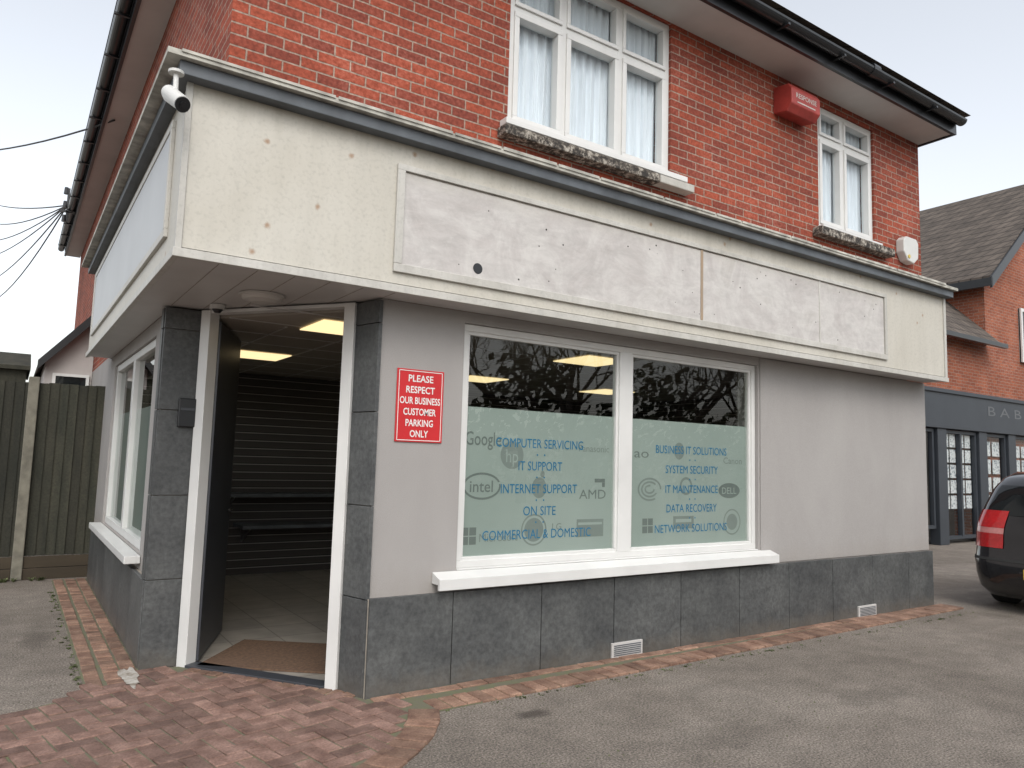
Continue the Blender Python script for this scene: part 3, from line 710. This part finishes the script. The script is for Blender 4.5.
# ---------------- neighbour shop on the right ----------------
Nb=root('neighbouring_shop',(20,9,0),'orange brick building with tiled gable roof and charcoal shopfront','shop')
mb=MB()
gx0,gx1=19.4,27.4; pk=(23.4,9.7)
mb.prism_y([(gx0,0),(gx1,0),(gx1,6.35),(pk[0],pk[1]-.15),(gx0,6.35)],8.35,19)
mb.box(13.9,19.4,8.34,16,3.2,4.62); 
mb.obj('brick_wall',['brick2'],Nb)
mb=MB()
mb.prism_y([(gx0-.35,6.12),(gx0-.35,6.26),(pk[0],pk[1]+.1),(pk[0],pk[1]-.1)],8.05,19.3)
mb.prism_y([(pk[0],pk[1]-.1),(pk[0],pk[1]+.1),(gx1+.35,6.26),(gx1+.35,6.12)],8.05,19.3)
mb.prism_x([(8.02,4.55),(8.02,4.66),(9.8,6.45),(9.8,6.3)],13.7,19.39)
nr=mb.obj('roof',['rooftile'],Nb,fixn=True)
mb=MB()
mb.prism_y([(gx0-.38,5.95),(gx0-.38,6.22),(pk[0],pk[1]+.04),(pk[0],pk[1]-.22)],8.0,8.05)
mb.prism_y([(pk[0],pk[1]-.22),(pk[0],pk[1]+.04),(gx1+.38,6.22),(gx1+.38,5.95)],8.0,8.05)
mb.box(gx0-.4,gx0-.36,8.0,19.3,6.0,6.2); mb.box(13.7,19.56,7.93,8.02,4.53,4.63)
mb.obj('bargeboard',['black'],nr,fixn=True)
mb=MB(); mb.box(13.9,27.4,8.1,8.34,2.5,3.33); mb.box(13.9,27.4,8.06,8.34,3.27,3.36)
for x in (13.9,16.55,18.42,19.9,24.0): mb.box(x,x+.38,8.14,8.36,0,2.5)
ns=mb.obj('shopfront_fascia',['shopgrey'],Nb,bevel=.01)
mb=MB(); put_text(mb,"B A B E",19.95,3.0,2.3,.22,8.095,bold=.0); mb.obj('lettering',['letter'],ns)
mb=MB(); mb.box(13.9,27.3,9.2,9.25,0,2.5); mb.box(13.9,27.3,8.4,9.2,0,.02); mb.obj('interior_wall',['dark'],Nb)
def swin(x0,x1,z0,z1):
    mb=MB(); pane_y(mb,x0,x1,z0,z1,8.25); w=mb.obj('window',['glass_up'],Nb)
    mb=MB(); frame_y(mb,x0,x1,z0,z1,.07,8.2,8.28); mb.obj('frame',['shopgrey'],w)
    return w
wa1=swin(14.3,16.5,.35,2.48); wa2=swin(16.95,18.40,.1,2.48); wa3=swin(18.82,19.88,.4,2.48); wa4=swin(20.3,23.9,.4,2.48)
mb=MB(); mb.box(17.62,17.70,8.19,8.29,.15,2.42); mb.obj('mullion',['shopgrey'],wa2)
def card(w,x,z,dx,dz):
    mb=MB(); mb.box(x,x+dx,8.29,8.30,z,z+dz); mb.obj('display_card',['card'],w)
for wx in (17.05,17.36,17.74,18.05):
    for i in range(5): card(wa2,wx,.75+i*.34,.25,.29)
for i in range(4): card(wa3,18.92,.7+i*.42,.36,.34); card(wa3,19.38,.7+i*.42,.36,.34)
for j in range(3):
    for i in range(5): card(wa4,20.45+j*.48,.6+i*.34,.38,.28)
mb=MB(); mb.box(21.2,22.6,8.31,8.34,4.4,5.8); uw=mb.obj('upper_window',['carglass'],Nb)
mb=MB(); frame_y(mb,21.2,22.6,4.4,5.8,.08,8.27,8.345); mb.box(21.86,21.94,8.272,8.344,4.48,5.72); mb.obj('frame',['upvc'],uw)

# ---------------- car ----------------
CX,CY=9.34,3.46
car=root('parked_car',(CX+2.1,CY,0),'black hatchback parked on the asphalt beside the shop','car')
LV=[(.16,.16,4.12,.80),(.26,.05,4.24,.86),(.42,.0,4.3,.88),(.56,.0,4.3,.888),(.62,.03,4.28,.888),(.75,.06,4.2,.885),(.88,.07,4.05,.88),(.96,.09,3.75,.87),(1.03,.12,3.15,.85),(1.2,.19,2.85,.80),(1.38,.30,2.5,.74),(1.50,.42,2.2,.68),(1.57,.60,1.95,.61),(1.61,.95,1.6,.42)]
def lev(z):
    for a,b in zip(LV,LV[1:]):
        if a[0]<=z<=b[0]:
            t=(z-a[0])/(b[0]-a[0]); return [a[i]*(1-t)+b[i]*t for i in range(1,4)]
    return LV[-1][1:]
def cp(z,t,off=0):
    xr,xf,hw=lev(z); a=(xf-xr)/2; xc=(xf+xr)/2; n=12.0 if math.cos(t)<0 else 6.0
    c,s=math.cos(t),math.sin(t); k=lambda q,m:(1 if q>=0 else -1)*abs(q)**(2/m)
    x=a*k(c,n); y=hw*k(s,n)
    nx=abs(x/a)**(n-1)/a*(1 if x>=0 else -1); ny=abs(y/hw)**(n-1)/hw*(1 if y>=0 else -1); L=math.hypot(nx,ny) or 1
    bow=.10*(abs(y)/hw)**3 if x<0 else -.25*(abs(y)/hw)**3
    return (CX+xc+x+bow*(min(1,abs(x)/a))**6+off*nx/L,CY+y+off*ny/L,z)
NTt=160
def patch(z0,z1,t0,t1,off,mb,nz=6,nt=24,mi=0):
    vs=[];fs=[]
    for i in range(nz+1):
        for j in range(nt+1): vs.append(cp(z0+(z1-z0)*i/nz,t0+(t1-t0)*j/nt,off))
    for i in range(nz):
        for j in range(nt): a=i*(nt+1)+j; fs.append((a,a+1,a+nt+2,a+nt+1))
    mb.add(vs,fs,mi)
mb=MB(); zs=sorted(set([l[0] for l in LV]+[.34,.5,.68,.82,.92,1.0,1.1,1.29,1.44,1.535,1.59])); vs=[];fs=[]
for z in zs:
    for j in range(NTt): vs.append(cp(z,2*math.pi*(j+.5)/NTt))
for i in range(len(zs)-1):
    for j in range(NTt): fs.append((i*NTt+j,i*NTt+(j+1)%NTt,(i+1)*NTt+(j+1)%NTt,(i+1)*NTt+j))
vs.append((CX+1.3,CY,1.625)); top=len(vs)-1; b=(len(zs)-1)*NTt
for j in range(NTt): fs.append((b+j,b+(j+1)%NTt,top))
fs.append(tuple(range(NTt-1,-1,-1)))
mb.add(vs,fs); mb.obj('body',['carpaint'],car,smooth=True)
D=math.radians
mb=MB(); patch(1.08,1.42,D(179-22),D(181+22),.006,mb); mb.obj('rear_window',['carglass'],car,smooth=True)
for nm,s in (('side_window',1),('side_window',-1)):
    mb=MB(); patch(1.06,1.44,D(40)*s,D(84)*s,.006,mb); mb.obj(nm,['carglass'],car,smooth=True)
    mb=MB(); patch(1.06,1.44,D(96)*s,D(126)*s,.006,mb); mb.obj(nm,['carglass'],car,smooth=True)
mb=MB(); patch(1.05,1.46,D(-14),D(14),.006,mb); mb.obj('windscreen',['carglass'],car,smooth=True)
for s in (1,-1):
    mb=MB(); a,bb=(D(126),D(178.4)) if s>0 else (D(-178.4),D(-126))
    patch(.71,.87,a,bb,.012,mb,nt=48); patch(.87,.935,a,bb,.010,mb,mi=1,nt=48); patch(.935,1.13,a,bb,.012,mb,nt=48)
    mb.obj('tail_light',['taillight','taillight2'],car,smooth=True)
mb=MB(); patch(.57,.60,D(120),D(240),.008,mb,nz=2,nt=60); mb.obj('bumper_trim',['rubber'],car,smooth=True)
mb=MB(); mb.box(CX-.02,CX+.0,CY-.26,CY+.26,.40,.51); mb.obj('number_plate',['plate'],car)
for x in (.85,3.42):
    for s in (-1,1):
        mb=MB(); yc=CY+s*.78; wx=CX+x
        mb.cyl((wx,yc-.1,.315),(wx,yc+.1,.315),.315,n=36); wh=mb.obj('wheel',['rubber'],car,bevel=.02)
        mb=MB(); mb.cyl((wx,yc+s*.1,.315),(wx,yc+s*.106,.315),.20,n=28)
        for i in range(5):
            a=i*1.2566; mb.cyl((wx,yc+s*.11,.315),(wx+.19*math.cos(a),yc+s*.108,.315+.19*math.sin(a)),.025,n=6)
        mb.obj('rim',['rim'],wh)
        mb=MB(); n=24; ys=CY+s*.892
        vs=[(wx+r*math.cos(math.pi*i/n),ys,.315+r*math.sin(math.pi*i/n)) for r in (.33,.385) for i in range(n+1)]
        mb.add(vs,[(i,i+1,n+2+i,n+1+i) for i in range(n)]); mb.obj('wheel_arch',['rubber'],car)

# ---------------- trees across the road (seen in the glass) ----------------
def gen_tree(seed):
    rr=random.Random(seed); tk=MB(); cr=MB()
    def grow(p,d,l,r,dep):
        q=p+d*l; (tk if dep<2 else cr).cyl(p,q,r,r*.72,n=6 if dep<3 else 3,caps=False)
        if dep>=6: return
        for i in range(3 if dep<5 else 2):
            a=Vector((rr.gauss(0,1),rr.gauss(0,1),rr.gauss(.25,.6))).normalized()
            nd=(d*.9+a*.75).normalized(); st=p.lerp(q,rr.uniform(.55,1)) if i else q
            grow(st,nd,l*rr.uniform(.66,.86),r*(.66 if i==0 else .5),dep+1)
    grow(Vector((0,0,0)),Vector((0,0,1)),2.6,.22,0); return tk,cr
tk,cr=gen_tree(3)
t0=tk.obj('trunk',['bark']); c0=cr.obj('crown',['bark'])
pos=[(6,-13,1.05,0),(11,-15,1.2,1.1),(15.5,-13,1.0,2.3),(20,-16,1.25,3.9),(25,-14,1.1,5.1),(31,-15,1.2,.7),(37,-13,1.1,2.9),(1,-16,1.2,4.4)]
for i,(x,y,s,a) in enumerate(pos):
    e=bpy.data.objects.new('bare_tree',None); e.location=(x,y,0); e.scale=(s,s,s); e.rotation_euler=(0,0,a); COL.objects.link(e)
    tag(e,None,'bare winter tree with fine branches across the road','tree',None,'bare trees across the road')
    for src in (t0,c0):
        o=src if i==0 else src.copy()
        if i: COL.objects.link(o)
        o.parent=e
mb=MB()
for i in range(12000):
    x=R.uniform(-6,46); y=R.gauss(-19,.7); hh=5.0+1.5*math.sin(x*.7)+1.0*math.sin(x*2.1); z=R.uniform(0,hh)
    s=R.uniform(.14,.32); n=Vector((R.gauss(0,1),R.gauss(0,1),R.gauss(0,1))).normalized(); a=n.orthogonal().normalized()*s; b=n.cross(a).normalized()*s*.6; c=Vector((x,y,z))
    mb.add([c-a,c-b,c+a,c+b],[(0,1,2,3)])
w=mb.obj('hedge',['leaf']); w["kind"]='stuff'; w["label"]='dark evergreen hedge along the far side of the road'; w["category"]='hedge'

# ---------------- world, sun, camera ----------------
W=bpy.data.worlds.new("World"); scene.world=W; W.use_nodes=True; nt=W.node_tree; bg=nt.nodes['Background']
sky=nt.nodes.new('ShaderNodeTexSky'); sky.sky_type='NISHITA'; sky.sun_disc=False; el=math.radians(48); az=math.radians(200)
sky.sun_elevation=el; sky.sun_rotation=az; sky.air_density=1.3; sky.dust_density=3.0; sky.ozone_density=1.0
hs=nt.nodes.new('ShaderNodeHueSaturation'); hs.inputs['Saturation'].default_value=.28; hs.inputs['Value'].default_value=1.82
nt.links.new(sky.outputs[0],hs.inputs['Color']); nt.links.new(hs.outputs[0],bg.inputs['Color']); bg.inputs['Strength'].default_value=.15
L=bpy.data.lights.new('sun','SUN'); L.energy=.65; L.angle=math.radians(35); L.color=(1,.92,.82)
lo=bpy.data.objects.new('sun',L); COL.objects.link(lo)
sd=Vector((math.sin(az)*math.cos(el),math.cos(az)*math.cos(el),math.sin(el)))
lo.rotation_euler=(-sd).to_track_quat('-Z','Y').to_euler()
cam=bpy.data.cameras.new('camera'); co=bpy.data.objects.new('camera',cam); COL.objects.link(co)
cam.sensor_width=36; cam.lens=36*741/1024; cam.clip_end=1000; cam.clip_start=.05
bk=Vector((-.5541,-.826,-.1015)).normalized(); rt=Vector((.8285,-.5596,.0290)); rt=(rt-bk*rt.dot(bk)).normalized(); up=bk.cross(rt)
co.matrix_world=Matrix(((rt.x,up.x,bk.x,0),(rt.y,up.y,bk.y,0),(rt.z,up.z,bk.z,1.55),(0,0,0,1)))
scene.camera=co
scene.view_settings.view_transform='Standard'; scene.view_settings.look='None'; scene.view_settings.exposure=0
